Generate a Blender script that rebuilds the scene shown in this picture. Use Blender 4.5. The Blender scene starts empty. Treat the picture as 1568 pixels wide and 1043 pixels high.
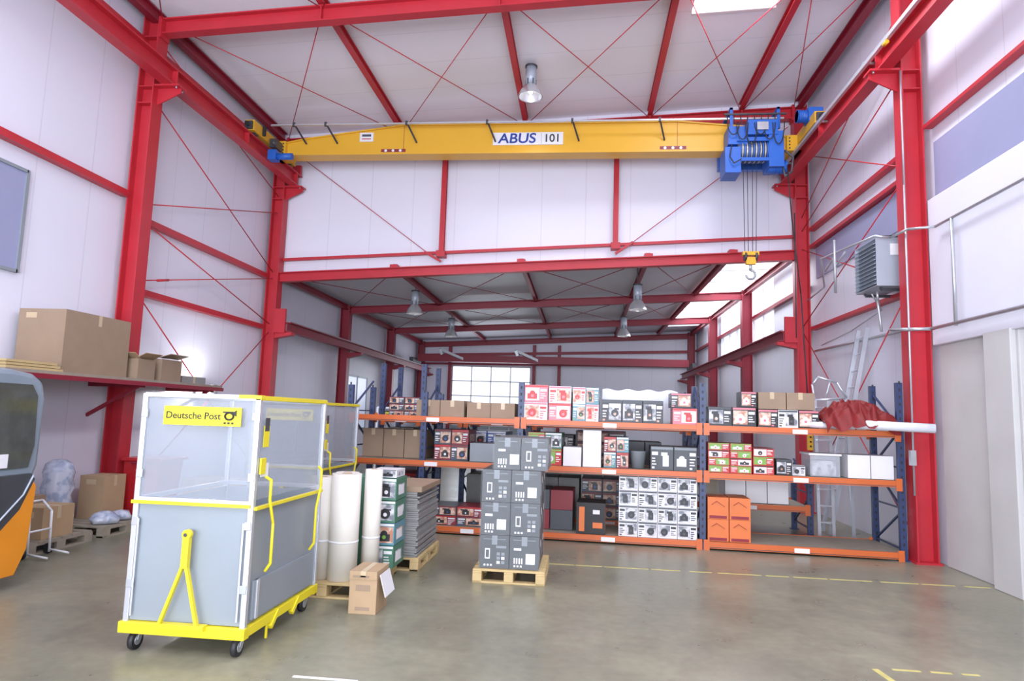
import bpy, bmesh, math, random
from mathutils import Vector, Matrix, noise
random.seed(7)
SC=bpy.context.scene
try:
    SC.view_settings.view_transform='Standard'
except Exception: pass
# ------------------------------------------------------------------ materials
MATS={}
def newmat(name):
    m=bpy.data.materials.new(name); m.use_nodes=True
    nt=m.node_tree; return m,nt,nt.nodes['Principled BSDF']
def mat(name,col,rough=.5,metal=0,var=.12,scale=3.,bump=0.,alpha=None,emit=None,es=0.):
    if name in MATS: return MATS[name]
    m,nt,p=newmat(name); N=nt.nodes; L=nt.links
    tc=N.new('ShaderNodeTexCoord'); nz=N.new('ShaderNodeTexNoise'); nz.inputs['Scale'].default_value=scale; nz.inputs['Detail'].default_value=5
    L.new(tc.outputs['Object'],nz.inputs['Vector'])
    mx=N.new('ShaderNodeMix'); mx.data_type='RGBA'
    mx.inputs['A'].default_value=(*[c*(1-var) for c in col],1); mx.inputs['B'].default_value=(*[min(1,c*(1+var)) for c in col],1)
    L.new(nz.outputs['Fac'],mx.inputs['Factor']); L.new(mx.outputs['Result'],p.inputs['Base Color'])
    p.inputs['Roughness'].default_value=rough; p.inputs['Metallic'].default_value=metal
    if bump:
        b=N.new('ShaderNodeBump'); b.inputs['Strength'].default_value=bump; b.inputs['Distance'].default_value=.02
        L.new(nz.outputs['Fac'],b.inputs['Height']); L.new(b.outputs['Normal'],p.inputs['Normal'])
    if alpha is not None: p.inputs['Alpha'].default_value=alpha
    if emit: p.inputs['Emission Color'].default_value=(*emit,1); p.inputs['Emission Strength'].default_value=es
    MATS[name]=m; return m
def twotone(name,c0,c1,scale=14,rough=.4):
    m,nt,p=newmat(name); N=nt.nodes; L=nt.links
    tc=N.new('ShaderNodeTexCoord'); nz=N.new('ShaderNodeTexNoise'); nz.inputs['Scale'].default_value=scale; nz.inputs['Detail'].default_value=3
    L.new(tc.outputs['Object'],nz.inputs['Vector'])
    r=N.new('ShaderNodeValToRGB'); e=r.color_ramp.elements; e[0].position=.42; e[0].color=(*c0,1); e[1].position=.58; e[1].color=(*c1,1)
    L.new(nz.outputs['Fac'],r.inputs['Fac']); L.new(r.outputs['Color'],p.inputs['Base Color']); p.inputs['Roughness'].default_value=rough
    return m
def panelmat(name,col,axis,period,seam=.02,dark=.82,rough=.45,off=0.):
    m,nt,p=newmat(name); N=nt.nodes; L=nt.links
    tc=N.new('ShaderNodeTexCoord'); sp=N.new('ShaderNodeSeparateXYZ'); L.new(tc.outputs['Object'],sp.inputs[0])
    a=N.new('ShaderNodeMath'); a.operation='ADD'; a.inputs[1].default_value=100+off; L.new(sp.outputs[axis],a.inputs[0])
    d=N.new('ShaderNodeMath'); d.operation='DIVIDE'; d.inputs[1].default_value=period; L.new(a.outputs[0],d.inputs[0])
    f=N.new('ShaderNodeMath'); f.operation='FRACT'; L.new(d.outputs[0],f.inputs[0])
    g=N.new('ShaderNodeMath'); g.operation='LESS_THAN'; g.inputs[1].default_value=seam/period; L.new(f.outputs[0],g.inputs[0])
    nz=N.new('ShaderNodeTexNoise'); nz.inputs['Scale'].default_value=.7; L.new(tc.outputs['Object'],nz.inputs['Vector'])
    m1=N.new('ShaderNodeMix'); m1.data_type='RGBA'; m1.inputs['A'].default_value=(*[c*.96 for c in col],1); m1.inputs['B'].default_value=(*[min(1,c*1.03) for c in col],1); L.new(nz.outputs['Fac'],m1.inputs['Factor'])
    m2=N.new('ShaderNodeMix'); m2.data_type='RGBA'; m2.inputs['B'].default_value=(*[c*dark for c in col],1); L.new(m1.outputs['Result'],m2.inputs['A']); L.new(g.outputs[0],m2.inputs['Factor'])
    L.new(m2.outputs['Result'],p.inputs['Base Color']); p.inputs['Roughness'].default_value=rough
    b=N.new('ShaderNodeBump'); b.invert=True; b.inputs['Strength'].default_value=.3; b.inputs['Distance'].default_value=.02; L.new(g.outputs[0],b.inputs['Height']); L.new(b.outputs['Normal'],p.inputs['Normal'])
    return m
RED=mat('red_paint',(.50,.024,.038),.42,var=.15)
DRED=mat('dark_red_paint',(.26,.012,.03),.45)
WHITEP=mat('white_plaster',(.74,.745,.83),.7,var=.05,scale=1.2)
CONC=mat('light_concrete',(.56,.56,.55),.75,var=.12,scale=1.5,bump=.1)
YEL=mat('crane_yellow',(.76,.42,.03),.4,var=.05)
YEL2=mat('cart_yellow',(.78,.66,.02),.42,var=.08)
BLUE=mat('hoist_blue',(.02,.12,.50),.4,var=.15)
UPR=mat('rack_blue',(.03,.05,.13),.4)
ORA=mat('rack_orange',(.62,.135,.03),.4)
GALV=mat('galvanised_steel',(.50,.53,.56),.38,.6,var=.15,scale=9)
ALU=mat('aluminium',(.62,.65,.70),.32,.6,var=.06)
HEAT=mat('heater_casing',(.42,.47,.54),.4,.2,var=.05)
GREYP=mat('grey_sheet_panel',(.27,.31,.34),.42,.15,var=.06)
MESHM=mat('fine_wire_screen',(.42,.47,.52),.35,.0,alpha=.33,var=.05)
BLACK=mat('black_rubber',(.02,.02,.022),.55)
DARK=mat('dark_steel',(.07,.075,.085),.45,.3)
KRAFT=mat('kraft_cardboard',(.45,.31,.18),.75,var=.10,scale=5)
KRAFT2=mat('dark_kraft_cardboard',(.32,.23,.155),.75,var=.10,scale=5)
TAPE=mat('packing_tape',(.55,.43,.27),.3)
LABEL=mat('white_label',(.80,.80,.82),.5,var=.03)
GCART=mat('grey_carton',(.075,.085,.09),.5,var=.12,scale=6)
GCART2=mat('grey_board',(.29,.29,.28),.7,var=.15,scale=8)
GCART3=mat('grey_print',(.24,.27,.29),.5)
WOOD=mat('pallet_wood',(.56,.42,.20),.75,var=.2,scale=8,bump=.15)
OLDWOOD=mat('old_wood',(.32,.28,.22),.8,var=.2,scale=8)
PAPER=mat('cream_paper',(.74,.71,.63),.6,var=.04)
PAPERW=mat('white_film',(.74,.76,.83),.35,var=.06,scale=12,bump=.3)
GREEN=mat('green_carton',(.07,.20,.13),.5)
ORBOX=mat('orange_carton',(.74,.19,.05),.5)
TARP=mat('red_tarpaulin',(.20,.012,.012),.6,var=.35,scale=9,bump=.3)
GLASSD=mat('dark_glass',(.07,.075,.065),.1,var=.5,scale=6)
VANO=mat('van_orange',(.76,.27,.02),.3)
VANG=mat('van_frame_grey',(.22,.27,.32),.35)
SKYM=mat('skylight_panel',(.9,.93,1),.5,emit=(.88,.95,1),es=2.0)
WINM=mat('translucent_window',(.85,.9,1),.5,emit=(.80,.88,1),es=1.15)
WIND=mat('frosted_window',(.5,.55,.7),.3,emit=(.7,.78,1),es=.35)
BAND=mat('grey_window_band',(.31,.33,.50),.35,var=.05)
LAMPG=mat('lamp_reflector',(.75,.77,.8),.22,.7)
BULB=mat('lamp_glow',(1,1,1),.4,emit=(1,.98,.95),es=12)
SIGNB=mat('sign_blue',(.02,.05,.30),.5)
BLK=mat('sign_black',(.015,.015,.015),.5)
REDP=mat('red_plastic',(.55,.02,.025),.35)
PLAST=mat('clear_plastic',(.70,.75,.8),.15,alpha=.45)
PWRAP=twotone('stretch_wrap',(.34,.40,.54),(.56,.60,.70),9,.15)
CLAD_Y=panelmat('wall_panel_along_y',(.77,.775,.875),1,1.0,dark=.88)
CLAD_X=panelmat('wall_panel_along_x',(.77,.775,.875),0,1.0,dark=.88)
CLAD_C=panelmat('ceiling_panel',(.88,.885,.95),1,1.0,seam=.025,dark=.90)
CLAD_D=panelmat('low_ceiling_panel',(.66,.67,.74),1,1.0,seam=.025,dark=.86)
C_K=mat('print_black',(.025,.025,.03),.4); C_W=mat('print_white',(.78,.78,.80),.4); C_R=mat('print_red',(.55,.03,.03),.4); C_P=mat('print_pink',(.68,.20,.24),.4)
C_G=mat('print_green',(.20,.42,.07),.4); C_T=mat('print_teal',(.10,.28,.34),.4); C_B=mat('print_blue',(.04,.10,.35),.4); C_S=twotone('print_food_photo',(.50,.22,.14),(.72,.55,.44),18)
C_N=twotone('print_kitchen_photo',(.20,.22,.25),(.66,.66,.68),12); C_M=mat('print_maroon',(.24,.03,.04),.45); C_D=mat('print_dark_grey',(.07,.08,.09),.45)
def floormat():
    m,nt,p=newmat('polished_concrete'); N=nt.nodes; L=nt.links
    tc=N.new('ShaderNodeTexCoord')
    n1=N.new('ShaderNodeTexNoise'); n1.inputs['Scale'].default_value=.55; n1.inputs['Detail'].default_value=4; n1.inputs['Roughness'].default_value=.55
    n2=N.new('ShaderNodeTexNoise'); n2.inputs['Scale'].default_value=11; n2.inputs['Detail'].default_value=7
    n3=N.new('ShaderNodeTexNoise'); n3.inputs['Scale'].default_value=2.2; n3.inputs['Detail'].default_value=6
    for n in (n1,n2,n3): L.new(tc.outputs['Object'],n.inputs['Vector'])
    r=N.new('ShaderNodeValToRGB'); e=r.color_ramp.elements; e[0].position=.2; e[0].color=(.20,.20,.15,1); e[1].position=.8; e[1].color=(.44,.425,.295,1)
    L.new(n1.outputs['Fac'],r.inputs['Fac'])
    mx=N.new('ShaderNodeMix'); mx.data_type='RGBA'; mx.blend_type='MULTIPLY'; mx.inputs['Factor'].default_value=.4
    L.new(r.outputs['Color'],mx.inputs['A']); L.new(n2.outputs['Fac'],mx.inputs['B'])
    m3=N.new('ShaderNodeMix'); m3.data_type='RGBA'; m3.blend_type='MULTIPLY'; m3.inputs['Factor'].default_value=.25
    L.new(mx.outputs['Result'],m3.inputs['A']); L.new(n3.outputs['Fac'],m3.inputs['B'])
    L.new(m3.outputs['Result'],p.inputs['Base Color'])
    rr=N.new('ShaderNodeMapRange'); rr.inputs['To Min'].default_value=.20; rr.inputs['To Max'].default_value=.42; L.new(n3.outputs['Fac'],rr.inputs['Value']); L.new(rr.outputs['Result'],p.inputs['Roughness'])
    b=N.new('ShaderNodeBump'); b.inputs['Strength'].default_value=.06; b.inputs['Distance'].default_value=.01; L.new(n2.outputs['Fac'],b.inputs['Height']); L.new(b.outputs['Normal'],p.inputs['Normal'])
    return m
FLOOR=floormat()
LINE=mat('faded_floor_paint',(.56,.50,.17),.6,var=.3,scale=10)
# ------------------------------------------------------------------ builder
class B:
    def __init__(s,name,T=None): s.n=name; s.bm=bmesh.new(); s.m=[]; s.T=T
    def mi(s,m):
        if m not in s.m: s.m.append(m)
        return s.m.index(m)
    def obox(s,c,ax,hs,m):
        c=Vector(c); X,Y,Z=[Vector(a).normalized()*h for a,h in zip(ax,hs)]; k=s.mi(m)
        v=[s.bm.verts.new(c+X*i+Y*j+Z*l) for i in(-1,1) for j in(-1,1) for l in(-1,1)]
        for f in((0,1,3,2),(4,6,7,5),(0,4,5,1),(2,3,7,6),(0,2,6,4),(1,5,7,3)):
            fc=s.bm.faces.new([v[i] for i in f]); fc.material_index=k
    def box(s,x0,x1,y0,y1,z0,z1,m):
        s.obox(((x0+x1)/2,(y0+y1)/2,(z0+z1)/2),((1,0,0),(0,1,0),(0,0,1)),(abs(x1-x0)/2,abs(y1-y0)/2,abs(z1-z0)/2),m)
    def frame(s,p0,p1,up=(0,0,1)):
        p0=Vector(p0);p1=Vector(p1);d=(p1-p0); L=d.length; d.normalize(); up=Vector(up)
        if abs(d.dot(up))>.99: up=Vector((1,0,0))
        sd=d.cross(up).normalized(); u=sd.cross(d).normalized(); return (p0+p1)/2,L,d,sd,u
    def bar(s,p0,p1,w,h,m,up=(0,0,1)):
        c,L,d,sd,u=s.frame(p0,p1,up); s.obox(c,(d,sd,u),(L/2,w/2,h/2),m)
    def ib(s,p0,p1,dep,wid,m,up=(0,0,1),tf=.022,tw=.014):
        c,L,d,sd,u=s.frame(p0,p1,up)
        s.obox(c,(d,sd,u),(L/2,tw/2,dep/2-tf),m)
        for k in(-1,1): s.obox(c+u*k*(dep/2-tf/2),(d,sd,u),(L/2,wid/2,tf/2),m)
    def cyl(s,p0,p1,r,m,seg=14,r2=None):
        c,L,d,sd,u=s.frame(p0,p1); k=s.mi(m); r2=r if r2 is None else r2
        A=[];Bv=[]
        for i in range(seg):
            a=2*math.pi*i/seg; o=sd*math.cos(a)+u*math.sin(a)
            A.append(s.bm.verts.new(Vector(p0)+o*r)); Bv.append(s.bm.verts.new(Vector(p1)+o*r2))
        for i in range(seg):
            j=(i+1)%seg; f=s.bm.faces.new((A[i],A[j],Bv[j],Bv[i])); f.material_index=k; f.smooth=True
        f=s.bm.faces.new(A[::-1]); f.material_index=k; f=s.bm.faces.new(Bv); f.material_index=k
    def tube(s,pts,r,m,seg=8):
        for a,b in zip(pts[:-1],pts[1:]): s.cyl(a,b,r,m,seg)
        for q in pts[1:-1]: s.sph(q,r*1.02,m,6,4)
    def sph(s,c,r,m,u=12,v=8,sc=(1,1,1)):
        k=s.mi(m); R=bmesh.ops.create_uvsphere(s.bm,u_segments=u,v_segments=v,radius=r,matrix=Matrix.Translation(c)@Matrix.Diagonal((*sc,1)))
        for w in R['verts']:
            for f in w.link_faces: f.material_index=k; f.smooth=True
    def lathe(s,c,prof,m,seg=24,wob=0,ph=0):
        k=s.mi(m); c=Vector(c); rings=[]
        for r,z in prof:
            rg=[]
            for i in range(seg):
                a=2*math.pi*i/seg; rr=r*(1+wob*math.sin(3*a+9*z+ph)+wob*.7*math.sin(7*a-17*z+ph))
                rg.append(s.bm.verts.new(c+Vector((rr*math.cos(a),rr*math.sin(a),z))))
            rings.append(rg)
        for a,b in zip(rings[:-1],rings[1:]):
            for i in range(seg):
                j=(i+1)%seg; f=s.bm.faces.new((a[i],a[j],b[j],b[i])); f.material_index=k; f.smooth=True
    def prism(s,poly,y0,y1,m,plane='xz'):
        k=s.mi(m)
        mk=(lambda a,b,t:Vector((a,t,b))) if plane=='xz' else ((lambda a,b,t:Vector((t,a,b))) if plane=='yz' else (lambda a,b,t:Vector((a,b,t))))
        A=[s.bm.verts.new(mk(a,b,y0)) for a,b in poly]; C=[s.bm.verts.new(mk(a,b,y1)) for a,b in poly]
        f=s.bm.faces.new(A); f.material_index=k; f=s.bm.faces.new(C[::-1]); f.material_index=k
        n=len(poly)
        for i in range(n):
            j=(i+1)%n; f=s.bm.faces.new((A[j],A[i],C[i],C[j])); f.material_index=k
    def grid(s,fn,nu,nv,m):
        k=s.mi(m); V=[[s.bm.verts.new(fn(i/nu,j/nv)) for j in range(nv+1)] for i in range(nu+1)]
        for i in range(nu):
            for j in range(nv):
                f=s.bm.faces.new((V[i][j],V[i+1][j],V[i+1][j+1],V[i][j+1])); f.material_index=k; f.smooth=True
    def done(s,bevel=0,parent=None):
        if s.T: bmesh.ops.transform(s.bm,matrix=s.T,verts=s.bm.verts)
        bmesh.ops.recalc_face_normals(s.bm,faces=s.bm.faces)
        me=bpy.data.meshes.new(s.n); s.bm.to_mesh(me); s.bm.free()
        for m in s.m: me.materials.append(m)
        o=bpy.data.objects.new(s.n,me); bpy.context.collection.objects.link(o)
        if bevel:
            bv=o.modifiers.new('bevel','BEVEL'); bv.width=bevel; bv.segments=2; bv.limit_method='ANGLE'
        if parent: o.parent=parent
        return o
def empty(n):
    e=bpy.data.objects.new(n,None); bpy.context.collection.objects.link(e); return e
def text(body,loc,rot,size,m,name,parent,ext=.003,ax='CENTER',sx=1,bold=.03,shear=0,sp=1):
    c=bpy.data.curves.new(name,'FONT'); c.body=body; c.size=size; c.extrude=ext; c.align_x=ax; c.align_y='CENTER'; c.offset=size*bold; c.shear=shear; c.space_character=sp
    o=bpy.data.objects.new(name,c); o.location=loc; o.rotation_euler=rot; o.scale=(sx,1,1); c.materials.append(m); bpy.context.collection.objects.link(o); o.parent=parent; return o
# ------------------------------------------------------------------ key dims
XL,XR=-7.15,4.63; S=.052
WL,WR=-7.38,4.88
CD=.28
YF=[-5.0,0.0,4.9,9.81]; Y2=14.65; YB=[14.65,19.5,24.4,29.2]
def zt(x): return 7.99+S*(x-XL)
def zb(x): return 4.80+S*(x-XL)
PX=[-4.3,-1.4,1.4,3.4]
# ------------------------------------------------------------------ shell
b=B('floor'); b.box(WL-.2,7.0,-6,29.6,-.2,0,FLOOR); b.done()
b=B('ceiling'); 
def roof(b,y0,y1,x0,x1,zf,off,m):
    b.prism([(x0,zf(x0)+off),(x1,zf(x1)+off),(x1,zf(x1)+off+.12),(x0,zf(x0)+off+.12)],y0,y1,m)
O1=.33
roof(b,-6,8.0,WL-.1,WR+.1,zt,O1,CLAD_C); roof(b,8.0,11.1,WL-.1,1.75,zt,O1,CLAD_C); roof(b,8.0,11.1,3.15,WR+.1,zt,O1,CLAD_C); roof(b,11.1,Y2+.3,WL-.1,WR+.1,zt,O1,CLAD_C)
b.done()
b=B('skylight'); roof(b,8.0,11.1,1.75,3.15,zt,O1+.06,SKYM)
for y in (8.0,9.5,11.04): b.bar((1.75,y+.03,zt(1.75)+O1-.01),(3.15,y+.03,zt(3.15)+O1-.01),.06,.05,LABEL)
b.done()
b=B('ceiling_low'); O2=.24
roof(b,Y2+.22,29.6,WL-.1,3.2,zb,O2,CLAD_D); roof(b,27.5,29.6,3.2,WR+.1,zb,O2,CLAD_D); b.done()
b=B('skylight'); roof(b,Y2+.22,27.5,3.2,WR+.05,zb,O2+.06,SKYM)
for y in (15.5,17,18.4,20.6,22,23.4,25.5,27.4): b.bar((3.2,y,zb(3.2)+O2),(WR,y,zb(WR)+O2),.05,.05,LABEL)
b.done()
b=B('wall_left'); b.box(WL-.15,WL,-6,29.6,0,8.5,CLAD_Y); b.done()
b=B('window_1'); b.box(WL,WL+.03,3.0,7.85,3.46,4.8,BAND)
for z in (3.46,4.8): b.box(WL,WL+.05,3.0,7.85,z-.02,z+.02,GREYP)
b.box(WL,WL+.05,7.83,7.88,3.44,4.82,GREYP); b.done()
b=B('wall_right'); b.box(WR,WR+.15,9.7,Y2+2.9,0,9,CLAD_Y); b.box(WR,WR+.15,Y2+2.9,29.6,0,3.95,CLAD_Y); b.box(WR,WR+.15,-6,9.7,4.9,9,CLAD_Y); b.box(WR,WR+.15,24.2,29.6,3.95,6,CLAD_Y); b.done()
b=B('window_2'); b.box(WR-.03,WR,-2,9.6,5.0,5.80,BAND); b.box(WR-.03,WR,10.0,14.4,4.85,5.50,BAND); b.done()
b=B('window_3'); b.box(WR+.05,WR+.1,Y2+2.9,24.2,3.95,5.75,WINM)
y=Y2+2.95
while y<24.3: b.box(WR,WR+.06,y-.03,y+.03,3.95,5.7,LABEL); y+=1.05
for z in (3.97,4.75): b.box(WR,WR+.06,Y2+2.9,24.2,z-.03,z+.03,LABEL)
b.done()
b=B('wall_right_masonry')
b.box(4.76,WR+.15,-6,9.64,2.93,4.97,WHITEP)
b.box(4.84,WR+.15,8.46,9.64,0,2.93,CONC)
b.box(4.74,WR+.15,7.95,8.46,0,2.95,CONC)
b.box(5.35,5.45,3.0,7.95,0,2.93,CONC); b.box(4.76,5.4,2.9,3.0,0,2.93,CONC); b.box(4.76,WR+.15,-6,2.95,0,2.93,CONC)
b.box(4.8,5.35,7.90,7.95,0,2.93,CONC)
b.done(.01)
b=B('doorway_shade_slab'); b.box(4.80,5.3,6.0,7.88,0.0,.03,BLACK); b.done()  # black slab stands in for the shadow on the doorway floor
b=B('wall_header'); 
b.prism([(WL,zb(WL)+.05),(WR,zb(WR)+.05),(WR,zt(WR)+O1),(WL,zt(WL)+O1)],Y2+.17,Y2+.26,CLAD_X); b.done()
b=B('wall_back'); b.box(WL,-5.75,29.4,29.6,0,6,CLAD_X); b.box(-2.25,WR+.1,29.4,29.6,0,6,CLAD_X); b.box(-5.75,-2.25,29.4,29.6,3.92,6,CLAD_X); b.done()
b=B('door_1'); b.box(-5.75,-2.25,29.45,29.5,2.0,3.92,WINM); b.box(-5.75,-2.25,29.45,29.5,0,2.0,GREYP)
for i in range(5): b.box(-5.75+i*.87-.02,-5.75+i*.87+.02,29.40,29.46,0,3.92,LABEL)
for i in range(7): b.box(-5.75,-2.25,29.40,29.46,i*.65-.02,i*.65+.02,LABEL)
b.done()
b=B('window_4'); a,c,z0,z1=20.4,22.4,1.2,2.9; b.box(WL,WL+.03,a,c,z0,z1,WIND)
for k in range(3): y=a+(c-a)*k/2; b.box(WL,WL+.05,y-.03,y+.03,z0-.03,z1+.03,GREYP)
for z in (z0,z1): b.box(WL,WL+.05,a,c,z-.03,z+.03,GREYP)
b.done()
# ------------------------------------------------------------------ steel frame
HC=CD/2
def column(x,y,h):
    b=B('steel_column'); b.ib((x,y,0),(x,y,h),CD,.26,RED,up=(1,0,0)); b.box(x-.17,x+.17,y-.16,y+.16,0,.025,RED); return b
for y in YF+[Y2]:
    for x in (XL,XR):
        b=column(x,y,zt(x)+.15); sg=1 if x<0 else -1; xi=x+sg*HC
        b.prism([(xi,6.66),(xi+sg*.40,6.86),(xi+sg*.40,6.94),(xi,6.94)],y-.012,y+.012,RED)
        b.box(min(xi,xi+sg*.42),max(xi,xi+sg*.42),y-.12,y+.12,6.94,6.97,RED)
        for dy in (-.08,.08): b.cyl((xi+sg*.36,y+dy,6.91),(xi+sg*.36,y+dy,6.94),.015,GALV,6)
        for z in (6.66,6.94,7.8): b.box(x-HC+.01,x+HC-.01,y-.12,y+.12,z-.01,z+.01,RED)
        if y==Y2:
            b.prism([(xi,3.38),(xi+sg*.40,3.46),(xi+sg*.40,3.52),(xi,3.52)],y-.1,y+.1,RED)
            b.box(min(xi,xi+sg*.26),max(xi,xi+sg*.26),y-.16,y-.1,3.5,4.05,RED)
        b.done()
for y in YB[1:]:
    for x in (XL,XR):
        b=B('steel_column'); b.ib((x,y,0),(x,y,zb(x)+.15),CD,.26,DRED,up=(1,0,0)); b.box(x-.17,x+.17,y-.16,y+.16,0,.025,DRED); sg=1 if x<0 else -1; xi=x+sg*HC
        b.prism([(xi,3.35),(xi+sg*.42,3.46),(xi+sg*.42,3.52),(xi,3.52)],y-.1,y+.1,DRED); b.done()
for y in YF+[Y2]:
    b=B('steel_rafter'); b.ib((XL+.14,y,zt(XL+.14)),(XR-.14,y,zt(XR-.14)),.27,.18,RED)
    for x,sg in((XL,1),(XR,-1)):
        b.box(x+sg*.14,x+sg*.17,y-.12,y+.12,zt(x)-.2,zt(x)+.16,RED)
    for x in PX: b.box(x-.012,x+.012,y-.08,y+.08,zt(x)-.12,zt(x)+.12,RED)
    b.done()
for y in YB:
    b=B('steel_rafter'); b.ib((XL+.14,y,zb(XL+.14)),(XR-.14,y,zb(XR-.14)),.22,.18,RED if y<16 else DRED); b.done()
b=B('steel_purlin')
for x in PX: b.ib((x,-5,zt(x)+.235),(x,Y2,zt(x)+.235),.15,.11,RED)
for x in (XL,XR): b.ib((x,-5,zt(x)+.2),(x,Y2,zt(x)+.2),.20,.14,DRED)
b.done()
b=B('steel_purlin')
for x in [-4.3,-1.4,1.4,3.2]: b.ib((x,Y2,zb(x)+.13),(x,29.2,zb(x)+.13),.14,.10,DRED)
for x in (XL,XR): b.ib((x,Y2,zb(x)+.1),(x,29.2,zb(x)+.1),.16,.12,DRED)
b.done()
def rod(b,p,q,m=RED,r=.009): b.cyl(p,q,r,m,6)
b=B('roof_bracing'); xs=[XL+.1]+PX+[XR-.1]
for y0,y1 in ((9.81,Y2),(4.9,9.81)):
    for a,c in zip(xs[:-1],xs[1:]):
        if c-a<1.1: continue
        rod(b,(a,y0,zt(a)+.12),(c,y1,zt(c)+.12)); rod(b,(c,y0,zt(c)+.12),(a,y1,zt(a)+.12))
for y0,y1 in ((14.65,19.5),(19.5,24.4)):
    x2=[XL+.1,-4.3,-1.4,1.4,3.2]
    for a,c in zip(x2[:-1],x2[1:]):
        rod(b,(a,y0,zb(a)+.05),(c,y1,zb(c)+.05),DRED); rod(b,(c,y0,zb(c)+.05),(a,y1,zb(a)+.05),DRED)
b.done()
b=B('wall_girt')
gx=WL+.07
for y0,y1,zz in ((-5,9.66,(5.12,)),(9.96,14.5,(4.82,3.63))):
    for z in zz: b.bar((gx,y0,z),(gx,y1,z),.13,.10,RED)
b.bar((gx,-5,7.75),(gx,14.5,7.75),.1,.1,RED)
b.done()
b=B('wall_girt')
gx=WR-.07
for y0,y1,zz in ((-5,9.66,(6.05,)),(9.96,14.5,(5.93,5.55,3.80))):
    for z in zz: b.bar((gx,y0,z),(gx,y1,z),.12,.07 if z<6.04 else .05,RED)
for z in (4.75,3.9): b.bar((gx,14.8,z),(gx,29,z),.1,.08,DRED)
b.done()
b=B('wall_bracing'); x=XL+.02
for p,q in (((10,6.75),(14.5,4.9)),((10,5.05),(14.5,6.3)),((10,4.72),(14.5,3.7)),((10,3.78),(14.5,4.75)),((10,3.5),(14.5,.3)),((14.5,3.5),(10,.3)),((10,7.8),(14.5,6.7))):
    rod(b,(x,*p),(x,*q),r=.011)
b.cyl((x,10.4,3.86),(x,10.7,3.93),.022,RED,8)
b.done()
b=B('wall_bracing'); x=XR-.02
for p,q in (((10,7.0),(14.5,5.9)),((10,5.6),(14.5,7.6)),((10,5.4),(14.5,3.85)),((10,3.85),(14.5,5.5)),((10,3.7),(14.5,.3)),((14.5,3.7),(10,.3)),((10,8.0),(14.5,6.2))):
    rod(b,(x,*p),(x,*q),r=.011)
b.done()
b=B('header_frame')
g=lambda x:5.24+S*(x+7.03)
b.bar((XL+.15,Y2+.08,g(XL+.15)),(XR-.15,Y2+.08,g(XR-.15)),.10,.06,RED)
for x in (-3.24,.68):
    b.ib((x,Y2+.04,zb(x)+.35),(x,Y2+.04,zt(x)-.15),.14,.11,RED,up=(0,1,0))
    b.box(x-.1,x+.1,Y2-.09,Y2+.14,g(x)-.12,g(x)+.02,RED)
b.bar((-3.24,Y2-.02,g(-3.3)-.22),(-3.62,Y2-.02,g(-3.6)+.02),.05,.05,RED); b.bar((.68,Y2-.02,g(.7)-.22),(1.06,Y2-.02,g(1.1)+.02),.05,.05,RED)
for x in (-4.3,-1.4,1.4,3.2): b.box(x-.09,x+.09,Y2-.1,Y2+.1,zb(x)+.1,zb(x)+.17,RED)
rod(b,(-6.9,Y2,7.85),(-3.5,Y2,g(-3.5)-.05)); rod(b,(4.4,Y2,8.3),(1.0,Y2,g(1)-.02))
b.done()
b=B('wall_girt')
b.bar((XL,29.3,4.35),(XR,29.3,4.75),.1,.12,DRED); b.bar((XL,29.3,3.98),(XR,29.3,4.1),.08,.08,DRED)
for x in (-5.85,-2.1,-1.0): b.bar((x,29.3,0),(x,29.3,4.9),.14,.14,DRED,up=(1,0,0))
b.done()
RXL,RXR=-6.79,4.29
for x in (RXL,RXR):
    b=B('crane_runway_beam'); b.ib((x,-5,7.12),(x,Y2+.1,7.12),.30,.20,RED,tf=.03)
    b.box(x-.03,x+.03,-5,Y2+.1,7.27,7.32,GALV)
    for y in (2.5,4.9,7.3,9.81,12.2,14.5): b.box(x-.095,x+.095,y-.01,y+.01,7.0,7.24,RED)
    if x>0:
        b.box(x-.2,x-.15,-5,Y2,7.14,7.20,ALU)
        for y in range(-4,15,2): b.box(x-.2,x+.0,y-.02,y+.02,7.20,7.23,GALV)
        b.box(x-.24,x-.14,7.6,7.85,7.08,7.24,YEL); b.cyl((x-.19,9.2,7.1),(x-.19,9.3,7.1),.03,YEL,10)
    b.box(x-.1,x+.1,Y2-.02,Y2+.06,7.27,7.5,RED)
    b.done()
for x in (-6.72,4.22):
    b=B('crane_runway_beam'); b.ib((x,Y2-.1,3.64),(x,29,3.64),.22,.18,DRED); b.box(x-.02,x+.02,Y2,29,3.75,3.79,GALV); b.done()
b=B('overhead_crane')
b.bar((-6.6,26.5,4.0),(4.1,26.5,4.0),.2,.28,DRED); b.bar((-6.72,25.8,3.88),(-6.72,27.2,3.88),.15,.18,DARK); b.bar((4.22,25.8,3.88),(4.22,27.2,3.88),.15,.18,DARK)
for x in (-5.6,-2.6): b.bar((x,25.9,4.3),(x+.9,26.5,3.95),.12,.1,GALV); b.bar((x,25.9,4.3),(x+.1,25.9,4.1),.1,.1,GALV)
b.done()
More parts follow.
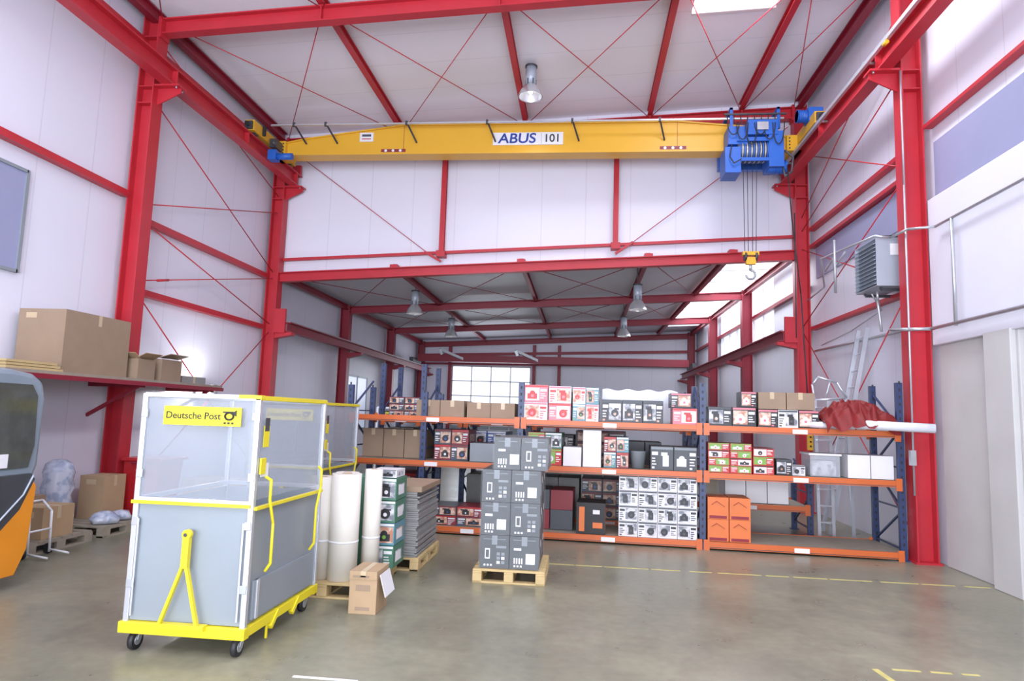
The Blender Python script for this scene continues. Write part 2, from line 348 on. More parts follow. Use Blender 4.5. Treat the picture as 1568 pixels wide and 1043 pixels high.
# ------------------------------------------------------------------ overhead crane
crane=empty('overhead_crane')
b=B('girder')
yf,yr=13.45,13.77; yc=(yf+yr)/2
b.prism([(-6.62,7.31),(4.12,7.31),(4.12,7.52),(3.16,7.78),(1.85,7.91),(-3.9,7.91),(-6.05,7.63),(-6.62,7.52)],yf+.02,yr-.02,YEL)
b.box(-6.62,4.12,yf-.02,yr+.02,7.265,7.31,YEL)
for p,q in (((-6.05,7.64),(-3.9,7.92)),((-3.9,7.92),(1.85,7.92)),((1.85,7.92),(3.16,7.79)),((3.16,7.79),(4.12,7.53)),((-6.62,7.53),(-6.05,7.64))):
    b.bar((p[0],yc,p[1]),(q[0],yc,q[1]),.35,.03,YEL)
for x in (-3.9,1.85): b.box(x-.004,x+.004,yf+.015,yf+.02,7.31,7.9,C_M)
b.done(parent=crane)
for nm,x in (('end_carriage_1',RXL),('end_carriage_2',RXR)):
    b=B(nm); ya,yb_=12.35,14.35
    b.box(x-.10,x+.10,ya,yb_,7.36,7.58,YEL)
    for y in (ya+.2,yb_-.2): b.cyl((x-.06,y,7.43),(x+.06,y,7.43),.11,DARK,18)
    for y in (ya,yb_): b.box(x-.08,x+.08,y-.05,y+.05,7.38,7.54,DARK); b.cyl((x,y-.12,7.46),(x,y+.12,7.46),.045,BLACK,10)
    sg=1 if x<0 else -1
    b.box(min(x,x+sg*.3),max(x,x+sg*.3),yf-.08,yr+.08,7.24,7.56,YEL)
    for k in range(4): b.cyl((x+sg*.25,yf-.10,7.29+k*.07),(x+sg*.25,yf-.08,7.29+k*.07),.015,DARK,6)
    if x<0:
        b.box(x+.12,x+.26,13.0,13.3,7.28,7.46,DARK); b.cyl((x+.25,13.05,7.08),(x+.62,13.05,7.08),.07,BLUE,14); b.box(x+.12,x+.3,12.95,13.15,6.99,7.20,BLUE)
        b.sph((x+.24,12.95,7.34),.055,DARK); b.box(x+.1,x+.16,12.7,12.75,7.4,7.6,BLACK)
    else:
        b.cyl((x-.30,12.75,7.66),(x+.1,12.75,7.66),.11,BLUE,16); b.box(x-.12,x+.15,12.62,12.88,7.52,7.79,BLUE); b.box(x-.05,x+.12,12.95,13.15,7.58,7.80,DARK)
        for k in range(5): b.cyl((x-.30+k*.04,12.75,7.66),(x-.285+k*.04,12.75,7.66),.125,BLUE,16)
    b.done(parent=crane)
b=B('cable_rail')
b.box(-6.7,3.85,13.06,13.10,7.77,7.80,ALU)
for x in (-6.2,-5.5,-3.75,-2.05,-.3,1.45):
    b.bar((x,13.08,7.82),(x+.14,yf,7.52),.028,.028,DARK); b.bar((x,13.08,7.84),(x,13.08,7.75),.045,.045,DARK)
b.done(parent=crane)
b=B('girder_markings')
b.box(-1.97,-.49,yf-.004,yf+.02,7.45,7.72,LABEL)
b.box(-.95,-.945,yf-.006,yf,7.47,7.70,BLK)
b.box(-4.87,-4.57,yf-.004,yf+.02,7.56,7.76,LABEL); b.box(-4.82,-4.62,yf-.006,yf,7.61,7.63,C_R); b.box(-4.82,-4.62,yf-.006,yf,7.67,7.72,C_D)
for x0 in (-4.38,1.5):
    b.box(x0,x0+.53,yf-.006,yf+.02,7.315,7.385,C_M)
    for k in range(3): b.cyl((x0+.1+.16*k,yf-.009,7.35),(x0+.1+.16*k,yf,7.35),.03,LABEL,12)
b.done(parent=crane)
text('ABUS',(-1.46,yf-.007,7.582),(math.pi/2,0,0),.30,SIGNB,'girder_sign_text',crane,sx=1.1,bold=.016,shear=.1)
text('101',(-.72,yf-.007,7.582),(math.pi/2,0,0),.24,BLK,'girder_number',crane,bold=.012)
HT=Matrix.Translation((.14,.63,.16))
b=B('hoist',HT)
b.box(2.55,2.85,12.28,12.78,6.46,6.98,BLUE); b.box(2.62,3.0,12.33,12.75,7.05,7.42,BLUE)
b.cyl((2.8,12.5,6.95),(3.45,12.5,6.95),.20,DARK,20)
for k in range(14): b.cyl((2.84+k*.043,12.5,6.95),(2.862+k*.043,12.5,6.95),.213,GALV if k%2 else BLUE,20)
b.box(2.78,3.5,12.29,12.33,7.10,7.18,BLUE); b.box(2.78,3.5,12.29,12.33,6.70,6.77,BLUE)
b.box(3.38,3.66,12.28,12.78,6.58,7.30,BLUE)
b.cyl((3.4,12.5,6.64),(3.76,12.5,6.64),.12,BLUE,18)
for k in range(6): b.cyl((3.50+k*.045,12.5,6.64),(3.52+k*.045,12.5,6.64),.135,BLUE,18)
b.box(2.98,3.55,12.26,12.6,7.22,7.52,BLUE); b.box(3.15,3.36,12.22,12.26,7.3,7.46,GALV)
for x in (2.7,3.6): b.box(x-.03,x+.03,12.4,13.3,7.79,7.84,BLUE); b.box(x-.03,x+.03,12.4,12.46,7.4,7.84,BLUE)
b.box(2.6,3.7,13.20,13.35,6.86,7.84,BLUE)
b.tube([(3.7,12.4,6.95),(3.86,12.38,6.8),(3.82,12.38,6.5),(3.70,12.38,6.42),(3.66,12.38,6.6)],.02,DARK,8)
for k in range(6):
    x0=2.70+k*.17; pts=[(x0+.11*math.cos(t),12.24,7.45+(.24+.10*(k%3))*math.sin(t)) for t in [-math.pi*i/8 for i in range(0,9)]]
    b.tube(pts,.011,BLACK,6)
b.tube([(2.66,12.2,7.0),(2.62,12.2,6.75),(2.7,12.2,6.62),(2.84,12.2,6.7)],.012,BLACK,6)
for k in range(8): b.cyl((2.62+k*.13,12.40,7.5),(2.62+k*.13,12.40,7.72),.010,BLACK,6)
b.box(2.55,3.75,12.38,12.42,7.68,7.71,DARK)
b.done(.006,crane)
b=B('hook_block')
hx,hy=3.20,13.1
for dx in (-.13,-.05,.05,.13): b.cyl((hx+dx,hy,6.9),(hx+dx*.8,hy,5.05),.007,DARK,6)
b.box(hx-.15,hx+.15,hy-.06,hy+.06,5.02,5.09,YEL)
for dx in (-.1,.1): b.cyl((hx+dx-.02,hy,5.0),(hx+dx+.02,hy,5.0),.09,DARK,18)
b.box(hx-.09,hx+.09,hy-.05,hy+.05,4.84,4.98,YEL); b.cyl((hx,hy,4.72),(hx,hy,4.86),.028,GALV,10)
b.tube([(hx+.085*math.sin(t),hy,4.64+.085*math.cos(t)) for t in [i*math.pi/8 for i in range(0,13)]],.023,GALV,8)
b.done(parent=crane)
b=B('pendant_control')
b.tube([(3.88,13.0,6.8),(3.92,12.9,5.7),(4.0,12.7,4.2),(4.05,12.5,1.75)],.012,BLACK,6); b.box(4.01,4.09,12.46,12.54,1.35,1.75,YEL)
for i in range(4): b.cyl((4.05,12.45,1.42+i*.08),(4.05,12.465,1.42+i*.08),.018,BLACK,8)
b.done(parent=crane)
# ------------------------------------------------------------------ lamps
def highbay(x,y,zbot,ztop,s=1.,e=70):
    b=B('high_bay_lamp')
    b.lathe((x,y,zbot),[(.235*s,0),(.23*s,.03),(.19*s,.13),(.11*s,.23),(.09*s,.26)],LAMPG)
    b.lathe((x,y,zbot),[(.225*s,0.005),(.18*s,.12),(.1*s,.22),(0.001,.22)],LAMPG)
    zz=min(.6,ztop-zbot-.04)
    b.cyl((x,y,zbot+.26),(x,y,zbot+zz),.105*s,HEAT,20); 
    for k in range(6):
        a=k*math.pi/3; b.box(x+.1*math.cos(a)-.01,x+.1*math.cos(a)+.01,y+.1*math.sin(a)-.01,y+.1*math.sin(a)+.01,zbot+.24,zbot+.34,DARK)
    b.cyl((x,y,zbot+zz),(x,y,zbot+zz+.03),.12*s,DARK,20)
    b.cyl((x,y,zbot+zz+.03),(x,y,ztop),.012,DARK,6)
    b.sph((x,y,zbot+.13),.05,BULB,12,8,(1,1,1.4))
    b.done()
    l=bpy.data.lights.new('lamp_light','SPOT'); l.energy=e; l.spot_size=2.6; l.spot_blend=.8; l.shadow_soft_size=.2; l.color=(1,.97,.93)
    o=bpy.data.objects.new('lamp_light',l); o.location=(x,y,zbot-.02); bpy.context.collection.objects.link(o)
highbay(-1.1,12.3,7.93,8.62)
for x,y in ((-4.5,17.4),(1.3,16.2),(-4.5,22.5),(1.3,21.5)): highbay(x,y,4.42,zb(x)+O2-.005,.95,40)
# ------------------------------------------------------------------ heater, pipes, ladder on right
b=B('unit_heater')
x0,x1,y0,y1,z0,z1=4.29,4.72,10.2,10.95,3.88,4.58
b.box(x0+.05,x1,y0,y1,z0,z1,HEAT)
for i in range(11): z=z0+.04+i*.06; b.obox((x0+.02,(y0+y1)/2,z),((1,0,.5),(0,1,0),(-.5,0,1)),(.05,(y1-y0)/2-.02,.004),HEAT)
for y in (y0,y1): b.box(x0,x1,y-.01,y+.01,z0-.01,z1+.01,HEAT)
b.box(x0,x1,y0,y1,z1,z1+.015,HEAT); b.box(x0,x1,y0,y1,z0-.015,z0,HEAT)
b.box(x0+.2,x0+.36,y0-.016,y0-.01,z0+.45,z0+.62,LABEL)
for y in (y0+.1,y1-.1): b.bar((x0+.1,y,z0-.05),(4.86,y,z0-.05),.04,.04,DARK); b.bar((x0+.1,y,z1+.05),(4.86,y,z1+.05),.04,.04,DARK); b.bar((x0+.1,y,z0-.05),(x0+.1,y,z1+.05),.03,.03,DARK)
b.cyl((x1,10.6,4.25),(4.86,10.6,4.25),.22,DARK,20)
b.done()
b=B('heating_pipe')
P=lambda pts,r=.018,m=GALV:b.tube(pts,r,m,8)
P([(4.68,2,4.5),(4.68,9.3,4.5),(4.42,9.5,4.52),(4.42,10.0,4.54),(4.2,10.0,4.56),(4.2,12.2,4.75),(4.7,13.5,4.5),(4.7,14.5,4.4)])
P([(4.2,11.1,4.60),(4.2,11.6,4.42),(4.2,11.6,4.62),(4.3,12.3,4.55)])
P([(4.18,11.5,4.0),(4.18,11.5,4.9)],.024)
P([(4.68,8.9,4.5),(4.68,8.9,3.1)],.022)
P([(4.68,2,3.10),(4.68,9.5,3.14),(4.42,9.6,3.14),(4.42,10.1,3.2),(4.8,10.4,3.25),(4.8,14.4,3.32)],.024)
P([(4.38,10.4,3.82),(4.38,10.4,3.7),(4.38,10.3,3.2)],.02)
P([(4.38,10.6,3.82),(4.6,10.8,3.6),(4.8,12.5,3.5),(4.8,14,3.4)],.012)
b.done()
b=B('electrical_conduit')
b.tube([(4.46,9.64,6.9),(4.46,9.64,5.2),(4.46,9.64,.9)],.014,GALV); b.box(4.40,4.47,9.58,9.64,1.3,1.5,GALV)
b.tube([(4.46,14.49,6.3),(4.46,14.49,3.6)],.012,DARK)
b.done()
b=B('extension_ladder')
for yy in (11.72,12.08): b.bar((4.10,yy,.02),(4.76,yy,3.45),.03,.07,ALU,up=(1,0,0))
for i in range(12):
    t=(i+.5)/12; b.cyl((4.10+.66*t,11.72,.02+3.43*t),(4.10+.66*t,12.08,.02+3.43*t),.015,ALU,8)
b.done()
b=B('platform_ladder')
for xx in (3.80,4.02): b.bar((xx,11.35,0),(xx,11.45,2.2),.05,.03,ALU,up=(0,1,0))
for z in range(8): b.box(3.80,4.02,11.35,11.43,.25+z*.26,.27+z*.26,ALU)
b.tube([(3.80,11.45,2.2),(3.76,11.45,2.45),(3.86,11.45,2.58),(4.15,11.45,2.5),(4.3,11.45,2.25)],.018,ALU)
b.tube([(3.80,11.45,2.2),(4.3,11.45,2.25)],.018,ALU); b.tube([(3.95,11.45,2.2),(4.05,11.45,2.52)],.014,ALU)
b.bar((4.3,11.45,2.25),(4.38,11.5,0),.05,.03,ALU,up=(0,1,0))
b.done()
# ------------------------------------------------------------------ racks
A=-.047
def RT(x,y): return Matrix.Translation((x,y,0))@Matrix.Rotation(A,4,'Z')
T1=RT(-3.6,10.2)
def upright(b,u,dep,h,v0=0):
    for v in (v0+.04,v0+dep-.04):
        b.box(u-.042,u+.042,v-.035,v+.035,0,h,UPR); b.box(u-.07,u+.07,v-.06,v+.06,0,.012,UPR)
        for k in range(int(h/.1)): b.box(u-.012,u+.012,v-.0365,v-.035,.1+k*.1,.14+k*.1,BLACK)
    n=int(h/.55)
    for k in range(n):
        z0=.15+k*.55; z1=z0+.5
        a,c=(v0+.06,v0+dep-.06) if k%2 else (v0+dep-.06,v0+.06)
        b.bar((u,a,z0),(u,c,z1),.03,.02,UPR)
        b.bar((u,v0+.06,z0),(u,v0+dep-.06,z0),.03,.02,UPR)
def level(b,u0,u1,z,dep,v0=0,deck=OLDWOOD):
    for v in (v0+.0,v0+dep):
        b.box(u0+.05,u1-.05,v-.02,v+.025,z-.09,z,ORA); b.box(u0+.05,u1-.05,v-.024,v-.02,z-.078,z-.07,DARK)
        for uu in (u0+.05,u1-.05): b.box(uu-.04,uu+.04,v-.03,v-.02,z-.14,z+.03,ORA)
    b.box(u0+.02,u1-.02,v0+.03,v0+dep-.03,z-.03,z-.005,deck)
    b.box((u0+u1)/2-.1,(u0+u1)/2+.1,v0-.028,v0-.02,z-.08,z-.02,LABEL)
D=1.05
b=B('pallet_rack',T1)
for u,h in ((0,2.2),(1.2,2.12),(2.7,2.3),(5.35,2.35),(8.0,2.42)): upright(b,u,D,h)
for u0,u1 in ((0,2.7),(2.7,5.35),(5.35,8.0)):
    level(b,u0,u1,1.745,D); level(b,u0,u1,1.075,D)
    level(b,max(u0,1.2),u1,.115,D)
b.done()
T2=T1@Matrix.Translation((0,1.45,0))
b=B('pallet_rack',T2)
for u,h in ((.0,2.65),(.75,2.65),(1.5,1.75),(2.7,1.75),(5.35,2.2),(7.2,1.1)): upright(b,u,D,h)
for u0,u1 in ((0,.75),(.75,1.5),(1.5,2.7),(2.7,5.35)):
    for z in (.115,1.0,1.7): level(b,u0,u1,z,D)
level(b,5.35,7.2,.5,D)
b.done()
def cart1(b,u0,u1,v0,v1,z0,z1,m,tape=True,label=False,g=.006):
    b.box(u0+g,u1-g,v0,v1,z0,z1-g*.5,m)
    if tape:
        um=(u0+u1)/2
        if m in (KRAFT,KRAFT2):
            b.box(um-.03,um+.03,v0-.002,v0+.01,z1-.1,z1,TAPE); b.box(um-.03,um+.03,v0,v1,z1-g*.5,z1-g*.5+.002,TAPE)
    if label: b.box(u0+(u1-u0)*.62,u0+(u1-u0)*.88,v0-.003,v0,z0+(z1-z0)*.3,z0+(z1-z0)*.6,LABEL)
def stack(name,u0,u1,v0,v1,z0,z1,nu,nz,m,T=T1,label=False,jit=.0):
    b=B(name,T); du=(u1-u0)/nu; dz=(z1-z0)/nz
    for i in range(nu):
        for k in range(nz):
            j=random.uniform(-jit,jit)
            mm=m[(i+k)%len(m)] if isinstance(m,list) else m
            cart1(b,u0+i*du,u0+(i+1)*du,v0+j+.02,v1,z0+k*dz,z0+(k+1)*dz,mm,True,label)
    return b
STY={'dark':(C_K,C_D,C_N,C_K,C_W,C_S),'wb':(C_W,C_D,C_N,C_K,C_K,C_D),'red':(C_W,C_P,C_S,C_R,C_R,C_P),'red2':(C_P,C_R,C_W,C_R,C_W,C_P),'pink':(C_K,C_P,C_S,C_W,C_W,C_P),
     'rg':(C_R,C_G,C_G,C_W,C_W,C_R),'teal':(C_T,C_W,C_S,C_K,C_W,C_G),'rw':(C_R,C_K,C_W,C_K,C_W,C_S),'mix':(C_D,C_M,C_S,C_K,C_W,C_B),'blue':(C_B,C_W,C_N,C_K,C_W,C_R),'maroon':(C_M,C_R,C_S,C_K,C_W,C_W),'green':(GREEN,C_W,C_N,C_K,C_W,C_W),'dk2':(GCART,GCART3,C_D,C_W,C_W,C_W)}
def pbox(b,u0,u1,v0,v1,z0,z1,sty):
    base,band,photo,prod,txt,acc=STY[sty]; g=.004
    b.box(u0+g,u1-g,v0,v1,z0,z1-g,base); U=u1-u0-2*g; H=z1-z0; f=v0-.0015
    def q(a,c,d,e,m,o=0): b.box(u0+g+U*a,u0+g+U*c,f-o,v0,z0+H*d,z0+H*e,m)
    r=random.random(); fl=r<.5; kind=random.randrange(3)
    F=lambda a,c:(1-c,1-a) if fl else (a,c)
    q(0.02,.98,.86,.96,band)
    a,c=F(.36,.96); q(a,c,.10,.82,photo,.0005)
    cu=(a+c)/2; cx=u0+g+U*cu; R=min(U*.19,H*.24)
    if kind==0:
        b.cyl((cx,f-.0025,z0+H*.40),(cx,v0,z0+H*.40),R,prod,16); q(cu-.03,cu+.20 if not fl else cu+.03,.55,.62,prod,.002)
    elif kind==1:
        q(cu-.13,cu+.13,.16,.62,prod,.002); q(cu-.2,cu+.08,.60,.74,prod,.002)
    else:
        q(cu-.22,cu+.20,.18,.50,prod,.002); b.cyl((cx,f-.0025,z0+H*.50),(cx,v0,z0+H*.50),R*.7,prod,12)
    b.cyl((cx,f-.0035,z0+H*.36),(cx,v0,z0+H*.36),R*.38,acc,10)
    a,c=F(.05,.32); q(a,c,.62,.76,txt,.001)
    for k in range(3): q(a,a+(c-a)*random.uniform(.5,1),.46-.12*k,.51-.12*k,txt,.001)
    if r>.3: q(a,a+.12,.06,.14,acc,.001)
    b.box(u1-g,u1-g+.0015,v0+(v1-v0)*.2,v0+(v1-v0)*.8,z0+H*.2,z0+H*.7,photo)
def pst(u0,u1,v0,v1,z0,z1,nu,nz,sty,T=T1,name='product_box_stack'):
    b=B(name,T); du=(u1-u0)/nu; dz=(z1-z0)/nz
    for i in range(nu):
        for k in range(nz):
            s=sty[(i+k)%len(sty)] if isinstance(sty,list) else sty
            pbox(b,u0+i*du,u0+(i+1)*du,v0+random.uniform(.0,.02),v1,z0+k*dz,z0+(k+1)*dz,s)
    b.done()
Z3,Z2,Z1=1.746,1.076,.116
def st(*a,**k): 
    b=stack(*a,**k); b.done(.004)
st('carton_stack',1.04,1.81,.1,.7,Z3,2.0,2,1,KRAFT2,jit=.03); st('carton_stack',1.84,2.6,.1,.7,Z3,1.98,2,1,KRAFT2,jit=.03)
pst(2.74,3.10,.04,.6,Z3,2.27,1,2,['red','red2']); pst(3.11,3.45,.04,.6,Z3,2.26,1,2,['red2','red']); pst(3.47,3.86,.04,.6,Z3,2.25,2,2,['teal','red'])
pst(3.90,4.80,.04,.5,Z3,2.08,3,1,'dark')
b=B('film_wrapped_load',T1); b.grid(lambda s,t:Vector((3.9+s*1.15,.55+.02*math.sin(9*s),Z3+.02+t*.48+.015*math.sin(23*s))),30,8,PAPERW); b.box(3.95,5.0,.58,.98,Z3,2.2,PAPERW); b.done()
pst(4.93,5.28,.04,.5,Z3,1.98,1,1,'red2'); pst(4.9,5.2,.06,.5,1.985,2.2,1,1,'pink')
pst(5.43,6.10,.04,.5,Z3,2.02,2,1,['dark','pink']); pst(6.12,6.95,.04,.5,Z3,2.0,3,1,['pink','wb'])
st('carton_stack',6.14,6.92,.1,.6,2.005,2.25,2,1,KRAFT2); pst(5.9,6.12,.1,.5,2.025,2.25,1,1,'pink')
st('carton_stack',.10,1.14,.35,.95,Z2,1.52,3,1,KRAFT2)
st('carton_stack',1.9,2.4,.15,.7,Z2,1.36,1,1,GCART3); pst(1.3,1.85,.3,.9,Z2,1.55,2,2,['maroon','mix'])
pst(2.8,3.32,.12,.7,Z2,1.56,2,2,['green','rg'])
st('carton_stack',3.34,3.62,.05,.5,Z2,1.36,1,1,LABEL); st('carton_stack',3.63,3.91,.05,.5,Z2,1.62,1,1,LABEL)
pst(3.94,4.31,.12,.6,Z2,1.53,2,2,['teal','maroon'])
b=B('plastic_bucket',T1); b.lathe((4.45,.3,Z2),[(.001,0),(.09,0),(.12,.24),(.125,.25),(.115,.25),(.001,.2)],GCART3,20); b.done()
pst(4.62,5.28,.05,.6,Z2,1.42,2,1,'dk2')
pst(5.43,6.04,.05,.6,Z2,1.50,2,4,['rg','rg','rw']); pst(6.05,6.34,.05,.6,Z2,1.45,1,3,['rw','rg'])
pst(6.38,6.60,.12,.5,Z2,1.30,1,1,'dark'); pst(6.6,6.78,.12,.4,Z2,1.22,1,1,'wb')
b=B('plastic_storage_box',T1); 
b.box(6.84,7.24,.12,.58,Z2,1.38,PLAST); b.box(6.82,7.26,.10,.60,1.37,1.40,LABEL); b.box(6.88,7.20,.16,.54,Z2+.01,1.3,C_N); b.done(.008)
st('carton_stack',7.33,7.94,.08,.6,Z2,1.40,2,1,LABEL)
pst(1.34,2.16,.1,.7,Z1,.40,2,2,['maroon','mix']); st('storage_crate_stack',2.2,2.6,.1,.7,Z1,.6,1,2,[REDP,C_D])
st('storage_crate_stack',2.8,3.5,.25,.9,Z1,.7,2,2,[C_M,C_D])
b=B('product_box_stack',T1); b.box(3.56,3.98,.06,.6,Z1,.56,BLK); b.box(3.60,3.68,.052,.06,.15,.5,ORBOX); b.box(3.80,3.94,.054,.06,.2,.28,ORBOX); b.box(3.8,3.9,.054,.06,.4,.46,LABEL); b.box(3.98,3.982,.1,.5,.15,.5,ORBOX); b.done(.004)
pst(4.17,5.28,.04,.6,Z1,.99,4,4,'wb')
b=stack('carton_stack',5.42,6.02,.04,.6,Z1,.73,2,2,ORBOX)
for i in range(2):
    for k in range(2):
        u=5.42+.3*i; z=Z1+.307*k; b.bar((u+.06,.058,z+.2),(u+.13,.058,z+.25),.004,.03,DRED,up=(0,1,0)); b.bar((u+.13,.058,z+.25),(u+.24,.058,z+.18),.004,.03,DRED,up=(0,1,0)); b.box(u+.03,u+.27,.056,.06,z+.01,z+.05,DRED)
b.done(.005)
st('carton_stack',5.9,6.9,.1,.8,.505,.93,3,1,LABEL,T=T2)
random.seed(3)
for z,zmax in ((.116,.75),(1.001,.6),(1.701,.45)):
    u=.1
    while u<5.2:
        w=random.uniform(.45,.9)
        if z>1.6 and u>.9: break
        ok=not any(abs(u+w/2-c)<w/2+.06 for c in (.75,1.5,2.7,5.35))
        if ok:
            zz=z+zmax*random.uniform(.6,1)
            if random.random()<.6: pst(u,u+w,.1,.9,z,zz,random.choice((1,2)),random.choice((2,3)),random.choice(('mix','dark','teal','blue','maroon')),T=T2)
            else: st('carton_stack',u,u+w,.1,.9,z,zz,2,1,random.choice((KRAFT2,C_D,GCART2,C_B)),T=T2)
            u+=w+.03
        else: u+=.08
b=B('tarpaulin',T1)
def tf(s,t):
    u=6.98+s*.96; v=-.22+t*.95
    env=max(0,math.sin(math.pi*min(1,max(0,s*.98+.01))))**.4*max(0,math.sin(math.pi*(t*.92+.06)))**.4
    q=Vector((s*2.6,t*2.2,3.1)); n1=abs(noise.noise(q)); n2=abs(noise.noise(q*2.3+Vector((4,1,0)))); n3=noise.noise(q*5.0)
    z=Z3+.05+env*(.40-.34*n1-.20*n2+.05*n3)
    if t<.12: z-= (.16+.10*noise.noise(Vector((s*5,1,7))))*(1-t/.12)
    return Vector((u+.07*noise.noise(Vector((s*3,t*4,9))),v+.06*noise.noise(Vector((s*4,t*3,2))),z))
b.grid(tf,110,90,TARP); b.done()
b=B('white_foil_roll')
b.cyl((3.62,9.80,1.83),(4.66,9.45,1.80),.062,PAPERW,20); b.cyl((4.655,9.452,1.80),(4.665,9.448,1.80),.03,BLACK,12); b.cyl((3.22,9.95,1.80),(3.6,9.86,1.80),.045,PAPERW,16); b.done()
# ------------------------------------------------------------------ pallets and loads
def pallet(b,x0,x1,y0,y1,m=WOOD,z=0):
    n=6
    for i in range(n): 
        b.box(x0,x1,y0+(y1-y0)*i/n+.01,y0+(y1-y0)*(i+1)/n-.02,z+.122,z+.144,m)
    for xx in (x0+.05,(x0+x1)/2,x1-.05):
        b.box(xx-.05,xx+.05,y0,y1,z+.1,z+.122,m); b.box(xx-.05,xx+.05,y0,y1,z,z+.02,m)
        for yy in (y0+.07,(y0+y1)/2,y1-.07): b.box(xx-.05,xx+.05,yy-.07,yy+.07,z+.02,z+.1,m)
    for yy in (y0+.05,y1-.05): b.box(x0,x1,yy-.05,yy+.05,z,z+.02,m)
load=empty('loaded_pallet')
b=B('pallet'); pallet(b,-1.13,-.35,7.36,8.3); b.done(.004,load)
b=B('grey_cartons')
zl=.146; hs=.352
for k in range(4):
    x0=-1.07 if k<3 else -.95; z0=zl+k*hs
    for i in range(2):
        for j in range(2):
            w=.325 if k<3 else .30; xx=x0+i*w; y0=7.42+j*.42
            b.box(xx+.004,xx+w-.004,y0,y0+.41,z0+.002,z0+hs-.003,GCART)
            if j==0:
                f=y0-.002
                b.box(xx+.04,xx+w-.04,f,y0,z0+.305,z0+.312,GCART3); b.box(xx+w/2-.03,xx+w/2+.03,f-.001,y0,z0+.25,z0+hs-.004,GCART3)
                if (i+k)%2==0:
                    b.box(xx+.06,xx+.115,f,y0,z0+.10,z0+.21,LABEL); b.box(xx+.07,xx+.105,f-.001,f,z0+.115,z0+.195,GCART)
                    for q in range(2):
                        for r in range(3): b.box(xx+.19+.05*q,xx+.225+.05*q,f,y0,z0+.05+.045*r,z0+.08+.045*r,LABEL if r==q else GCART3)
                    b.box(xx+.18,xx+.29,f,y0,z0+.215,z0+.24,GCART3)
                else:
                    b.box(xx+.18,xx+.28,f,y0,z0+.06,z0+.17,LABEL)
                    b.box(xx+.05,xx+.13,f,y0,z0+.20,z0+.225,LABEL)
                    for q in range(4): b.box(xx+.05+.027*q,xx+.065+.027*q,f,y0,z0+.06,z0+.12,LABEL)
                for q in range(3): b.box(xx+.05+.035*q,xx+.07+.035*q,f,y0,z0+.025,z0+.045,LABEL)
    xs=x0+2*(.325 if k<3 else .30)
    for j in range(2):
        y0=7.42+j*.42
        b.box(xs-.004,xs-.002,y0+.06,y0+.2,z0+.08,z0+.2,GCART3); b.box(xs-.004,xs-.002,y0+.26,y0+.34,z0+.2,z0+.27,LABEL)
b.done(0,load)
b=B('stretch_film')
FILM=mat('stretch_film',(.6,.63,.66),.12,alpha=.08,var=.3,scale=20,bump=.4)
for (xa,xb_,za,zb_) in ((-1.08,-.41,.15,1.2),(-.96,-.34,1.205,1.56)):
    per=[(xa,7.41),(xb_,7.41),(xb_,8.27),(xa,8.27)]
    for (p,q) in zip(per,per[1:]+per[:1]):
        b.grid(lambda s,t,p=p,q=q:Vector((p[0]+(q[0]-p[0])*s,p[1]+(q[1]-p[1])*s,za+(zb_-za)*t)),1,1,FILM)
b.done(0,load)
load=empty('paper_roll_pallet')
b=B('pallet'); pallet(b,-2.85,-2.03,6.42,7.6); b.done(.004,load)
b=B('paper_rolls')
for x,y,r,h in ((-2.56,6.62,.115,.98),(-2.32,6.62,.145,1.02),(-2.13,6.90,.09,1.05),(-2.70,6.95,.12,.95),(-2.44,6.98,.12,1.0)):
    b.cyl((x,y,.146),(x,y,.146+h),r,PAPER,28); b.cyl((x,y,.146+h),(x,y,.149+h),r*.35,KRAFT,16); b.cyl((x,y,.5),(x,y,.52),r+.002,LABEL,28)
b.done(0,load)
b=B('green_cartons')
for k in range(4):
    z=.146+k*.235; m=GREEN
    pbox(b,-2.28,-1.95,7.15,7.58,z,z+.232,['green','teal','green','green'][k]); b.box(-2.64,-2.30,7.15,7.58,z,z+.232,m)
    b.box(-1.954,-1.951,7.25,7.45,z+.05,z+.15,LABEL)
pbox(b,-2.26,-1.97,7.2,7.55,.146+4*.235,1.17,'wb')
b.done(0,load)
b=B('carton')
b.box(-2.03,-1.78,6.02,6.36,0,.30,KRAFT)
b.obox((-1.735,6.2,.24),((.3,0,-1),(0,1,0),(1,0,.3)),(.10,.15,.003),LABEL)
b.box(-2.03,-1.78,6.01,6.38,.30,.37,KRAFT); b.box(-1.93,-1.88,6.008,6.38,.37,.372,TAPE); b.box(-1.93,-1.88,6.006,6.01,.32,.37,TAPE)
b.box(-2.0,-1.85,6.006,6.01,.315,.335,KRAFT2); b.box(-1.97,-1.84,6.016,6.02,.03,.06,KRAFT2); b.box(-1.97,-1.84,6.016,6.02,.20,.25,KRAFT2)
b.done(.003)
load=empty('cardboard_sheet_pallet')
b=B('pallet'); pallet(b,-2.58,-1.81,7.7,8.85); b.done(.004,load)
b=B('flat_cardboard')
z=.146
while z<.88:
    h=random.uniform(.012,.028); j=random.uniform(-.015,.015); b.box(-2.54+j,-1.85+j,7.74+j,8.8+j,z,z+h-.003,GCART2); z+=h
b.box(-2.49,-1.81,7.72,8.75,z,z+.06,KRAFT2)
b.done(0,load)
